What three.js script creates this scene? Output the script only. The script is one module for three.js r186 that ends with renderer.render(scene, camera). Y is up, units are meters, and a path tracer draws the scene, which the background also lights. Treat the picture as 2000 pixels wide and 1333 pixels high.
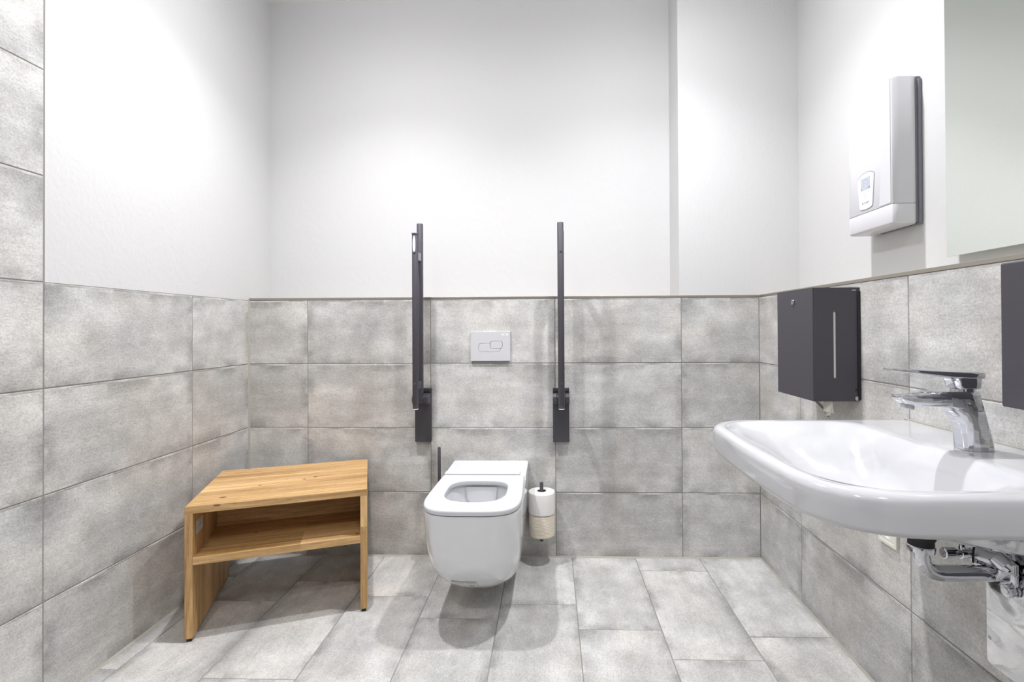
import * as THREE from 'three';
import { mergeGeometries, toCreasedNormals, mergeVertices } from 'three/addons/utils/BufferGeometryUtils.js';
import { RoundedBoxGeometry } from 'three/addons/geometries/RoundedBoxGeometry.js';

// ---------------------------------------------------------------- camera, exposure, lights
const scene = new THREE.Scene();
scene.background = new THREE.Color(0x000000);
const FOCAL = 971.29, IMAGE_W = 2000, IMAGE_H = 1333;
const camera = new THREE.PerspectiveCamera(2 * Math.atan(IMAGE_H / 2 / FOCAL) * 180 / Math.PI, IMAGE_W / IMAGE_H, 0.05, 30);
camera.position.set(1.4714, 1.0998, 2.3897);
camera.rotation.set(0.0068, 0.0282, -0.0051, 'YXZ');
camera.setViewOffset(IMAGE_W, IMAGE_H, -46.98, 32.47, IMAGE_W, IMAGE_H);   // shifted lens
scene.add(camera);
const renderer = new THREE.WebGLRenderer({ antialias: true });
renderer.toneMapping = THREE.LinearToneMapping;
renderer.toneMappingExposure = 0.9;
renderer.shadowMap.enabled = true;
const CEILING = 2.825;
// four ceiling downlights: x, z, beam intensity, spill intensity
const DOWNLIGHTS = [[0.71, 0.68, 9.0, 3.0], [1.90, 0.68, 7.6, 3.0], [0.71, 2.78, 1.8, 2.9], [1.90, 2.78, 1.8, 2.8]];
const LAMP_COLOR = 0xfdfcff;

// ---------------------------------------------------------------- helpers
function rng(seed) { let s = seed >>> 0; return () => { s = (s + 0x6d2b79f5) >>> 0; let t = Math.imul(s ^ (s >>> 15), 1 | s); t = (t + Math.imul(t ^ (t >>> 7), 61 | t)) ^ t; return ((t ^ (t >>> 14)) >>> 0) / 4294967296; }; }
const used = new Map();
function numbered(n) { const k = used.get(n) || 0; used.set(n, k + 1); return k ? `${n}_${String(k).padStart(3, '0')}` : n; }
function tag(o, label, category, group) { Object.assign(o.userData, { label, category }); if (group) o.userData.group = group; return o; }
function thing(name, label, category, pos = [0, 0, 0], turn = 0, group) {
  const o = new THREE.Group(); o.name = numbered(name); o.position.set(...pos); o.rotation.y = turn; scene.add(o);
  return tag(o, label, category, group);
}
function struct(name) { const o = new THREE.Group(); o.name = name; o.userData.kind = 'structure'; scene.add(o); return o; }
function part(parent, name, geo, mat, label) {
  const m = new THREE.Mesh(geo, mat); m.name = parent === scene ? numbered(name) : name; m.castShadow = m.receiveShadow = true;
  if (label) m.userData.label = label;
  parent.add(m); return m;
}
function box(x0, x1, y0, y1, z0, z1) { const g = new THREE.BoxGeometry(x1 - x0, y1 - y0, z1 - z0); g.translate((x0 + x1) / 2, (y0 + y1) / 2, (z0 + z1) / 2); return g; }
function rbox(x0, x1, y0, y1, z0, z1, r = 0.002, s = 2) { const g = new RoundedBoxGeometry(x1 - x0, y1 - y0, z1 - z0, s, r); g.translate((x0 + x1) / 2, (y0 + y1) / 2, (z0 + z1) / 2); return g; }
function cyl(r0, r1, h, seg = 32) { return new THREE.CylinderGeometry(r1, r0, h, seg); }        // along y, centred
function along(g, a, b) {                                                                    // put a y-centred shape between two points
  const A = new THREE.Vector3(...a), B = new THREE.Vector3(...b), d = B.clone().sub(A);
  g.applyQuaternion(new THREE.Quaternion().setFromUnitVectors(new THREE.Vector3(0, 1, 0), d.clone().normalize()));
  g.translate(...A.add(B).multiplyScalar(0.5).toArray()); return g;
}
function rod(a, b, r, seg = 24, r2 = r) { const L = new THREE.Vector3(...a).distanceTo(new THREE.Vector3(...b)); return along(cyl(r, r2, L, seg), a, b); }
function merge(list) { const l = list.map((g) => { const q = g.index ? g.toNonIndexed() : g; for (const k of Object.keys(q.attributes)) if (!['position', 'normal', 'uv'].includes(k)) q.deleteAttribute(k); if (!q.attributes.uv) q.setAttribute('uv', new THREE.BufferAttribute(new Float32Array(q.attributes.position.count * 2), 2)); return q; }); return mergeGeometries(l); }
// bevelled round bar from a to b (softened ends)
function bar(a, b, r, e = 0.0015, seg = 28) {
  const L = new THREE.Vector3(...a).distanceTo(new THREE.Vector3(...b)), h = L / 2;
  const g = new THREE.LatheGeometry([[0.0001, -h], [r - e, -h], [r - e * 0.3, -h + e * 0.3], [r, -h + e], [r, h - e], [r - e * 0.3, h - e * 0.3], [r - e, h], [0.0001, h]].map((p) => new THREE.Vector2(...p)), seg);
  return along(toCreasedNormals(g, 0.6), a, b);
}
// loft a list of rings (each a list of [x,y,z], all the same length) into a smooth skin
function loft(rings, { capStart = false, capEnd = false, loop = false, flip = false, crease = 0 } = {}) {
  const n = rings[0].length, P = [], I = [], U = [];
  rings.forEach((r, i) => r.forEach((p, j) => { P.push(...p); U.push(j / n, i / (rings.length - 1)); }));
  const m = loop ? rings.length : rings.length - 1;
  const tri = (a, b, c) => (flip ? I.push(a, c, b) : I.push(a, b, c));
  for (let i = 0; i < m; i++) for (let j = 0; j < n; j++) {
    const a = i * n + j, b = i * n + (j + 1) % n, c = ((i + 1) % rings.length) * n + j, d = ((i + 1) % rings.length) * n + (j + 1) % n;
    tri(a, b, d); tri(a, d, c);
  }
  const cap = (i, rev) => {
    const r = rings[i], c = [0, 1, 2].map((k) => r.reduce((s, p) => s + p[k], 0) / n), at = P.length / 3; P.push(...c); U.push(0.5, 0.5);
    for (let j = 0; j < n; j++) rev ? tri(at, i * n + (j + 1) % n, i * n + j) : tri(at, i * n + j, i * n + (j + 1) % n);
  };
  if (capStart) cap(0, true);
  if (capEnd) cap(rings.length - 1, false);
  const g = new THREE.BufferGeometry();
  g.setAttribute('position', new THREE.Float32BufferAttribute(P, 3)); g.setAttribute('uv', new THREE.Float32BufferAttribute(U, 2)); g.setIndex(I); g.computeVertexNormals();
  return crease ? toCreasedNormals(g, crease) : g;
}
// closed outline resampled to n points of equal spacing, from its first point on
function resample(poly, n) {
  const q = [...poly, poly[0]], s = [0];
  for (let i = 1; i < q.length; i++) s.push(s[i - 1] + Math.hypot(q[i][0] - q[i - 1][0], q[i][1] - q[i - 1][1]));
  const out = []; let k = 0;
  for (let i = 0; i < n; i++) {
    const t = i / n * s[s.length - 1]; while (s[k + 1] < t) k++;
    const f = (t - s[k]) / (s[k + 1] - s[k] || 1); out.push([q[k][0] + (q[k + 1][0] - q[k][0]) * f, q[k][1] + (q[k + 1][1] - q[k][1]) * f]);
  }
  return out;
}
// rounded polygon: corners [x, y, radius]; starts in the middle of the first edge
function roundPoly(c, seg = 10) {
  const out = [], n = c.length;
  out.push([(c[0][0] + c[n - 1][0]) / 2, (c[0][1] + c[n - 1][1]) / 2]);
  for (let i = 0; i < n; i++) {
    const p = c[i], a = c[(i + n - 1) % n], b = c[(i + 1) % n];
    const ua = new THREE.Vector2(a[0] - p[0], a[1] - p[1]).normalize(), ub = new THREE.Vector2(b[0] - p[0], b[1] - p[1]).normalize(), r = p[2] || 0;
    if (!r) { out.push([p[0], p[1]]); continue; }
    for (let k = 0; k <= seg; k++) { const t = k / seg, A = (1 - t) * (1 - t), C = t * t, B = 2 * t * (1 - t); out.push([p[0] + ua.x * r * A + ub.x * r * C, p[1] + ua.y * r * A + ub.y * r * C]); }
  }
  return out;
}
function rr(x0, x1, y0, y1, r, n) { const rs = Array.isArray(r) ? r : [r, r, r, r]; const p = roundPoly([[x0, y0, rs[0]], [x1, y0, rs[1]], [x1, y1, rs[2]], [x0, y1, rs[3]]]); return n ? resample(p, n) : p; }
function shapeOf(pts) { return new THREE.Shape(pts.map((p) => new THREE.Vector2(p[0], p[1]))); }
function slab(pts, d, bevel = 0.0008, holes = []) {                  // flat piece in x-y, its back at z = 0, its face at z = d
  const s = shapeOf(pts); for (const h of holes) s.holes.push(new THREE.Path(h.map((p) => new THREE.Vector2(p[0], p[1]))));
  const g = new THREE.ExtrudeGeometry(s, { depth: d - bevel, bevelEnabled: bevel > 0, bevelThickness: bevel, bevelSize: bevel, bevelOffset: -bevel, bevelSegments: 2, curveSegments: 12 });
  return g;
}
function toRightWall(g, x) { g.rotateY(-Math.PI / 2); g.translate(x, 0, 0); return g; }     // x-y slab -> on the right wall, its own x running along z
function planarUV(g, axis, u0, u1, v0, v1) {
  const p = g.attributes.position, uv = new Float32Array(p.count * 2);
  for (let i = 0; i < p.count; i++) { const a = [p.getX(i), p.getY(i), p.getZ(i)]; uv[2 * i] = (a[axis[0]] - u0) / (u1 - u0); uv[2 * i + 1] = (a[axis[1]] - v0) / (v1 - v0); }
  g.setAttribute('uv', new THREE.BufferAttribute(uv, 2)); return g;
}

// ---------------------------------------------------------------- noise and textures
function hash2(x, y, s) { let h = Math.imul(x, 374761393) ^ Math.imul(y, 668265263) ^ Math.imul(s, 974634777); h = Math.imul(h ^ (h >>> 13), 1274126177); return ((h ^ (h >>> 16)) >>> 0) / 4294967296; }
function vnoise(x, y, s) { const xi = Math.floor(x), yi = Math.floor(y), fx = x - xi, fy = y - yi, u = fx * fx * (3 - 2 * fx), v = fy * fy * (3 - 2 * fy); return (hash2(xi, yi, s) * (1 - u) + hash2(xi + 1, yi, s) * u) * (1 - v) + (hash2(xi, yi + 1, s) * (1 - u) + hash2(xi + 1, yi + 1, s) * u) * v; }
function fbm(x, y, s, o) { let a = 0.5, t = 0, n = 0; for (let i = 0; i < o; i++) { t += a * vnoise(x, y, s + i * 17); n += a; a *= 0.5; x *= 2.03; y *= 2.03; } return t / n; }
const smooth = (a, b, x) => { const t = Math.min(1, Math.max(0, (x - a) / (b - a))); return t * t * (3 - 2 * t); };
function texture(w, h, f, srgb = true) {
  const d = new Uint8Array(w * h * 4);
  for (let j = 0; j < h; j++) for (let i = 0; i < w; i++) { const c = f(i / w, j / h, i, j), k = 4 * (j * w + i); d[k] = c[0]; d[k + 1] = c[1]; d[k + 2] = c[2]; d[k + 3] = 255; }
  const t = new THREE.DataTexture(d, w, h, THREE.RGBAFormat); if (srgb) t.colorSpace = THREE.SRGBColorSpace;
  t.wrapS = t.wrapT = THREE.RepeatWrapping; t.magFilter = THREE.LinearFilter; t.minFilter = THREE.LinearMipmapLinearFilter; t.generateMipmaps = true; t.needsUpdate = true; return t;
}
function canvasTexture(w, h, draw) { const c = document.createElement('canvas'); c.width = w; c.height = h; draw(c.getContext('2d'), w, h); const t = new THREE.CanvasTexture(c); t.colorSpace = THREE.SRGBColorSpace; t.magFilter = THREE.LinearFilter; return t; }
// concrete-look porcelain: cloudy, brushed along its length, with darker worn edges and fine pitting
const TILE_BASE = [196, 195, 192];
function tileTexture(seed) {
  return texture(1024, 512, (u, v) => {
    const x = u * 6, y = v * 3;
    const cloud = fbm(x * 0.55 + 3, y * 0.8, seed, 5) - 0.5, brushed = fbm(x * 0.5, y * 3.4, seed + 50, 5) - 0.5, mid = fbm(x * 2.2, y * 2.2, seed + 90, 4) - 0.5;
    const streak = fbm(x * 2.5, y * 34, seed + 130, 3) - 0.5, grain = fbm(x * 26, y * 26, seed + 170, 3) - 0.5, pit = smooth(0.70, 0.80, vnoise(x * 40, y * 40, seed + 210));
    const e = Math.min(u * 2, (1 - u) * 2, v, 1 - v), edge = smooth(0.16, 0.0, e) * smooth(0.42, 0.66, fbm(x * 1.1, y * 1.1, seed + 250, 3));
    const k = 21 * smooth(-0.22, 0.22, cloud) - 10 + 22 * brushed + 24 * mid + 11 * streak + 36 * grain - 13 * pit - 28 * edge, w = 4 * (fbm(x * 0.7, y * 0.7, seed + 300, 2) - 0.5);
    return [TILE_BASE[0] + k + w, TILE_BASE[1] + k, TILE_BASE[2] + k * 0.98 - w].map((c) => Math.max(0, Math.min(255, c)));
  });
}
const tileBump = texture(512, 512, (u, v) => { const c = 128 + 150 * (fbm(u * 60, v * 90, 7, 4) - 0.5); return [c, c, c]; }, false);
const tileMats = [11, 23, 37, 59, 71, 97].map((s) => { const m = new THREE.MeshStandardMaterial({ map: tileTexture(s), bumpMap: tileBump, bumpScale: 0.0006, roughness: 0.55 }); m.name = 'concrete porcelain'; return m; });
const plasterBump = texture(1024, 1024, (u, v) => { const c = 128 + 160 * (fbm(u * 90, v * 90, 5, 4) - 0.5); return [c, c, c]; }, false);
plasterBump.repeat.set(1.2, 1.2);
const M = {};
M.plaster = new THREE.MeshStandardMaterial({ color: 0xcfcfcf, roughness: 0.75, bumpMap: plasterBump, bumpScale: 0.0012 });
M.ceiling = new THREE.MeshStandardMaterial({ color: 0xf0f0ef, roughness: 0.9 });
M.grout = new THREE.MeshStandardMaterial({ color: 0x8f8d88, roughness: 0.95 });
M.caulk = new THREE.MeshStandardMaterial({ color: 0xa9a69c, roughness: 0.6 });
M.steel = new THREE.MeshStandardMaterial({ color: 0xa9a398, roughness: 0.35, metalness: 0.85 });
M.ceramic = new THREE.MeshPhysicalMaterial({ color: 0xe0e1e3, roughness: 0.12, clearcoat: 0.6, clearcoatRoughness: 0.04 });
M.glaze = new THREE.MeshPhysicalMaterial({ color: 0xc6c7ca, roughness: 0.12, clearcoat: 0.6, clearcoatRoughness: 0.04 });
M.seat = new THREE.MeshPhysicalMaterial({ color: 0xd3d4d8, roughness: 0.25 });
M.anthracite = new THREE.MeshStandardMaterial({ color: 0x4a484f, roughness: 0.5, metalness: 0.15 });
M.plateDark = new THREE.MeshStandardMaterial({ color: 0x454449, roughness: 0.48, metalness: 0.15 });
M.chrome = new THREE.MeshStandardMaterial({ color: 0xd0d1d5, roughness: 0.05, metalness: 1 });
M.satin = new THREE.MeshStandardMaterial({ color: 0xc2c3c6, roughness: 0.35, metalness: 0.7 });
M.rubber = new THREE.MeshStandardMaterial({ color: 0x1d1c20, roughness: 0.6 });
M.greyPlastic = new THREE.MeshStandardMaterial({ color: 0x77797f, roughness: 0.5 });
M.whitePlastic = new THREE.MeshStandardMaterial({ color: 0xcfcfd2, roughness: 0.32 });
M.creamPlastic = new THREE.MeshStandardMaterial({ color: 0xe6e4da, roughness: 0.4 });
M.whiteInsert = new THREE.MeshStandardMaterial({ color: 0xe4e8f0, roughness: 0.4 });
M.lightGrey = new THREE.MeshStandardMaterial({ color: 0x9b9ca2, roughness: 0.5 });
M.mirror = new THREE.MeshStandardMaterial({ color: 0xe3e8e1, roughness: 0.015, metalness: 1 });
M.paper = new THREE.MeshStandardMaterial({ color: 0xe4e1d8, roughness: 0.95, side: THREE.DoubleSide });
M.cardboard = new THREE.MeshStandardMaterial({ color: 0x8a7560, roughness: 0.95 });
M.door = new THREE.MeshStandardMaterial({ color: 0x54555a, roughness: 0.5 });
M.lens = new THREE.MeshStandardMaterial({ color: 0xffffff, emissive: LAMP_COLOR, emissiveIntensity: 6, roughness: 0.6 });
const wavy = texture(256, 256, (u, v) => { const c = 128 + 200 * (fbm(u * 5, v * 5, 77, 2) - 0.5); return [c, c, c]; }, false);
M.polished = new THREE.MeshStandardMaterial({ color: 0xd9dadc, roughness: 0.05, metalness: 1, bumpMap: wavy, bumpScale: 0.006 });
// oak: grain along u (metres), a few knots
function woodTexture(seed, knots) {
  return texture(1024, 512, (u, v) => {
    let x = u * 0.8, y = v * 0.4, kd = 0;
    for (const [kx, ky, kr] of knots) { const dx = (x - kx) / 2.2, dy = y - ky, d = Math.hypot(dx, dy); y += Math.sign(dy) * kr * 0.7 * Math.exp(-d * d / (kr * kr * 9)); kd = Math.max(kd, smooth(kr, kr * 0.35, Math.hypot((x - kx) / 1.5, ky - v * 0.4) + 0.004 * (vnoise(x * 300, y * 300, seed) - 0.5))); }
    const band = fbm(x * 1.6, y * 22, seed, 4), ring = 0.5 + 0.5 * Math.sin((y * 46 + 5 * fbm(x * 1.3, y * 7, seed + 9, 3)) * 6.2832), fine = fbm(x * 14, y * 420, seed + 31, 3), pore = smooth(0.66, 0.78, vnoise(x * 45, y * 700, seed + 77));
    const k = (band - 0.5) * 92 + (ring - 0.5) * 16 + (fine - 0.5) * 42 - pore * 14;
    const c = [196 + k, 158 + k * 0.97, 107 + k * 0.9], q = kd * 0.72;
    return c.map((a, i) => Math.max(0, Math.min(255, a * (1 - q) + [62, 38, 24][i] * q)));
  });
}
const woodTex = [woodTexture(3, [[0.10, 0.075, 0.011], [0.20, 0.19, 0.006], [0.40, 0.24, 0.009], [0.36, 0.22, 0.006], [0.62, 0.335, 0.006]]), woodTexture(21, [[0.17, 0.20, 0.012], [0.06, 0.14, 0.007]])];
M.wood = woodTex.map((t) => { const w = t.clone(); w.repeat.set(1 / 0.8, 1 / 0.4); w.needsUpdate = true; return new THREE.MeshStandardMaterial({ map: w, roughness: 0.5 }); });

// ---------------------------------------------------------------- the room
const LEFT = 0, RIGHT = 2.464, BACK = 0, FRONT = 3.25, SILL = 1.2405, LEDGE = 0.19, ROW = 0.3099, LONG = 0.602, JOINT = 0.0034;
const WALL_R2 = 2.660, PIER_X = 2.091;
const rand = rng(5);
// one tile: chamfered face toward +z, uv cropped from its 0.6 x 0.3 print
function tileGeometry(w, h, u0, v0, flip) {
  const t = 0.008, b = 0.0012, X = w / 2, Y = h / 2;
  const ring = (x, y, z) => [[-x, -y, z], [x, -y, z], [x, y, z], [-x, y, z]];
  const a = ring(X, Y, -t), c = ring(X, Y, -b), f = ring(X - b, Y - b, 0), P = [], U = [];
  const uv = (p) => { let u = u0 + (p[0] + X) / 0.6, v = v0 + (p[1] + Y) / 0.3; if (flip & 1) u = 1 - u; if (flip & 2) v = 1 - v; return [u, v]; };
  const quad = (p, q, r, s) => { for (const k of [p, q, r, p, r, s]) { P.push(...k); U.push(...uv(k)); } };
  quad(...f); for (let i = 0; i < 4; i++) { const j = (i + 1) % 4; quad(c[i], c[j], f[j], f[i]); quad(a[i], a[j], c[j], c[i]); }
  const g = new THREE.BufferGeometry(); g.setAttribute('position', new THREE.Float32BufferAttribute(P, 3)); g.setAttribute('uv', new THREE.Float32BufferAttribute(U, 2)); g.computeVertexNormals(); return g;
}
// lay a tile: a0..a1 along the wall, b0..b1 across; place(mesh, centre a, centre b)
function layTile(parent, a0, a1, b0, b1, place, cutAtStart = true) {
  if (a1 - a0 < 0.012 || b1 - b0 < 0.012) return;
  const w = a1 - a0 - JOINT, h = b1 - b0 - JOINT;
  const u0 = cutAtStart ? Math.max(0, 1 - w / 0.6) : 0;
  const m = part(parent, 'tile', tileGeometry(w, h, u0, 0, Math.floor(rand() * 4)), tileMats[Math.floor(rand() * tileMats.length)]);
  place(m, (a0 + a1) / 2, (b0 + b1) / 2, (rand() - 0.5) * 0.0006); return m;
}
function cuts(first, step, lo, hi) { const c = [lo]; for (let x = first; x < hi - 0.012; x += step) if (x > lo + 0.012) c.push(x); c.push(hi); return c; }
const pairs = (c) => c.slice(1).map((b, i) => [c[i], b]);
const rowsTo = (top) => pairs(cuts(ROW, ROW, 0, top));

// floor: planks of 30 x 60 laid lengthways toward the back wall, each course shifted
const floor = struct('floor');
part(floor, 'grout_bed', box(LEFT - 0.1, RIGHT + 0.1, -0.12, -0.0015, BACK - 0.1, FRONT + 0.1), M.grout);
{
  const shift = [0.21, 0.402, 0.243, 0.357, 0.507, 0.407, 0.566, 0.124, 0.599];
  const xs = cuts(0.065, 0.301, LEFT, RIGHT);
  pairs(xs).forEach(([x0, x1], i) => {
    for (const [z0, z1] of pairs(cuts(shift[i], LONG, BACK, FRONT))) layTile(floor, z0, z1, x0, x1, (m, a, b, d) => { m.rotation.set(-Math.PI / 2, 0, Math.PI / 2, 'XYZ'); m.position.set(b, d, a); m.rotation.set(-Math.PI / 2, 0, -Math.PI / 2); }, z0 === BACK);
  });
}
// left wall: half-height tiles, full height in the corner toward the camera
const wallLeft = struct('wall_left');
part(wallLeft, 'core', box(-0.16, -0.009, -0.12, CEILING + 0.1, -0.34, FRONT + 0.1), M.plaster);
part(wallLeft, 'plaster', box(-0.009, -0.0012, SILL, CEILING, -LEDGE, 0.981), M.plaster);
part(wallLeft, 'grout', merge([box(-0.009, -0.0016, 0, SILL, 0, FRONT), box(-0.009, -0.0016, SILL, CEILING, 0.981, FRONT)]), M.grout);
const leftCols = pairs(cuts(0.383, LONG, BACK, FRONT));
const putLeft = (m, a, b, d) => { m.rotation.y = Math.PI / 2; m.position.set(LEFT + d, b, a); };
for (const [y0, y1] of rowsTo(CEILING)) for (const [z0, z1] of leftCols) if (y0 < 1.2 || z0 > 0.9) layTile(wallLeft, z0, z1, y0, y1, putLeft, z0 === 0);
// back wall: tiled installation wall with a ledge, white wall recessed behind it, pier on the right
const wallBack = struct('wall_back');
part(wallBack, 'core', box(-0.009, 2.80, -0.12, CEILING + 0.1, -0.34, -LEDGE), M.plaster);
part(wallBack, 'grout', box(-0.009, RIGHT + 0.009, -0.02, SILL, -LEDGE, -0.0016), M.grout);
part(wallBack, 'ledge', box(0, WALL_R2, SILL, SILL + 0.0095, -LEDGE, -0.006), M.caulk);
part(wallBack, 'pier', box(PIER_X, 2.80, SILL + 0.0095, CEILING, -LEDGE - 0.01, -0.012), M.plaster);
part(wallBack, 'edge_trim', rbox(0.002, RIGHT - 0.003, SILL - 0.0005, SILL + 0.0105, -0.008, 0.0008, 0.0008), M.steel, 'slim metal edge trim');
for (const [y0, y1] of rowsTo(SILL)) for (const [x0, x1] of pairs(cuts(0.291, LONG, LEFT, RIGHT))) layTile(wallBack, x0, x1, y0, y1, (m, a, b, d) => m.position.set(a, b, BACK + d), x0 === 0);
// right wall
const wallRight = struct('wall_right');
part(wallRight, 'core', box(WALL_R2, WALL_R2 + 0.14, -0.12, CEILING + 0.1, -0.012, FRONT + 0.1), M.plaster);
part(wallRight, 'grout', box(RIGHT + 0.0016, WALL_R2, -0.02, SILL, -0.0016, FRONT), M.grout);
part(wallRight, 'ledge', box(RIGHT + 0.006, WALL_R2, SILL, SILL + 0.0095, -0.006, FRONT), M.caulk);
part(wallRight, 'edge_trim', rbox(RIGHT - 0.0008, RIGHT + 0.008, SILL - 0.0005, SILL + 0.0105, 0.002, FRONT, 0.0008), M.steel, 'slim metal edge trim');
for (const [y0, y1] of rowsTo(SILL)) for (const [z0, z1] of pairs(cuts(0.381, LONG, BACK, FRONT))) layTile(wallRight, z0, z1, y0, y1, (m, a, b, d) => { m.rotation.y = -Math.PI / 2; m.position.set(RIGHT - d, b, a); }, z0 === 0);
// front wall with a door, behind the camera
const wallFront = struct('wall_front');
part(wallFront, 'core', box(-0.16, 2.80, -0.12, CEILING + 0.1, FRONT, FRONT + 0.14), M.plaster);
const door = struct('door_1');
part(door, 'door_leaf', rbox(0.62, 1.56, 0.008, 2.08, FRONT - 0.045, FRONT - 0.002, 0.003), M.door);
part(door, 'door_frame', merge([rbox(0.55, 0.615, 0, 2.15, FRONT - 0.06, FRONT - 0.001, 0.003), rbox(1.565, 1.63, 0, 2.15, FRONT - 0.06, FRONT - 0.001, 0.003), rbox(0.615, 1.565, 2.085, 2.15, FRONT - 0.06, FRONT - 0.001, 0.003)]), M.greyPlastic);
part(door, 'door_handle', merge([bar([1.49, 1.04, FRONT - 0.045], [1.49, 1.04, FRONT - 0.1], 0.011), bar([1.49, 1.04, FRONT - 0.095], [1.36, 1.04, FRONT - 0.095], 0.011)]), M.satin);
const ceiling = struct('ceiling');
part(ceiling, 'ceiling_board', box(-0.16, 2.80, CEILING, CEILING + 0.12, -0.34, FRONT + 0.14), M.ceiling);
// silicone joints in the corners
const trim = struct('trim_1');
{
  const s = 0.0065;
  const wedge = (len) => { const g = new THREE.ExtrudeGeometry(shapeOf([[0, 0], [s, 0], [0, s]]), { depth: len, bevelEnabled: false }); return g; };
  part(trim, 'silicone_joint', (() => { const g = wedge(FRONT); return g; })(), M.caulk);                                               // left / floor
  part(trim, 'silicone_joint', (() => { const g = wedge(FRONT); g.scale(-1, 1, 1); const i = g.index ? g.toNonIndexed() : g; const p = i.attributes.position.array; for (let k = 0; k < p.length; k += 9) for (let c = 0; c < 3; c++) { const t = p[k + 3 + c]; p[k + 3 + c] = p[k + 6 + c]; p[k + 6 + c] = t; } i.computeVertexNormals(); i.translate(RIGHT, 0, 0); return i; })(), M.caulk);
  part(trim, 'silicone_joint', (() => { const g = wedge(RIGHT); g.rotateY(-Math.PI / 2); g.translate(RIGHT, 0, 0); return g; })(), M.caulk);  // back / floor
  part(trim, 'silicone_joint', (() => { const g = wedge(SILL); g.rotateX(-Math.PI / 2); g.scale(1, 1, -1); const i = g.index ? g.toNonIndexed() : g; const p = i.attributes.position.array; for (let k = 0; k < p.length; k += 9) for (let c = 0; c < 3; c++) { const t = p[k + 3 + c]; p[k + 3 + c] = p[k + 6 + c]; p[k + 6 + c] = t; } i.computeVertexNormals(); return i; })(), M.caulk);
  part(trim, 'silicone_joint', (() => { const g = wedge(SILL); g.rotateX(-Math.PI / 2); g.rotateY(-Math.PI / 2); g.translate(RIGHT, 0, 0); return g; })(), M.caulk);
}
// downlights
DOWNLIGHTS.forEach(([x, z, beam, spill], i) => {
  const t = thing('ceiling_downlight', ['round white ceiling downlight over the oak stool side near the grab rails', 'round white ceiling downlight over the washbasin end near the towel dispenser', 'round white ceiling downlight near the door on the stool side', 'round white ceiling downlight near the door on the washbasin side'][i], 'ceiling light', [x, CEILING, z]);
  const ring = new THREE.LatheGeometry([[0.034, -0.001], [0.036, -0.007], [0.050, -0.006], [0.053, 0.0], [0.034, 0.0]].map((p) => new THREE.Vector2(...p)), 40);
  part(t, 'trim_ring', ring, M.whitePlastic);
  const lens = part(t, 'lens', new THREE.LatheGeometry([[0.0001, -0.030], [0.014, -0.028], [0.026, -0.021], [0.033, -0.010], [0.034, -0.002], [0.0001, -0.002]].map((p) => new THREE.Vector2(...p)), 40), M.lens, 'domed opal lens'); lens.castShadow = false;
  const glow = new THREE.PointLight(LAMP_COLOR, z < 1 ? 0.6 : 0.35, 0, 2); glow.name = 'lens_glow'; glow.position.set(0, -0.05, 0); glow.castShadow = true; glow.shadow.radius = 1.7; t.add(glow);
  for (const [name, cd, angle] of [['downlight_beam', beam, 1.04], ["downlight_spill", spill, 1.56]]) {
    const l = new THREE.SpotLight(LAMP_COLOR, cd, 0, angle, 1, 2); l.name = name; l.position.set(0, -0.05, 0); l.target.position.set(0, -1, 0); l.castShadow = true; l.shadow.radius = 1.7; t.add(l, l.target);
  }
});

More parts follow.
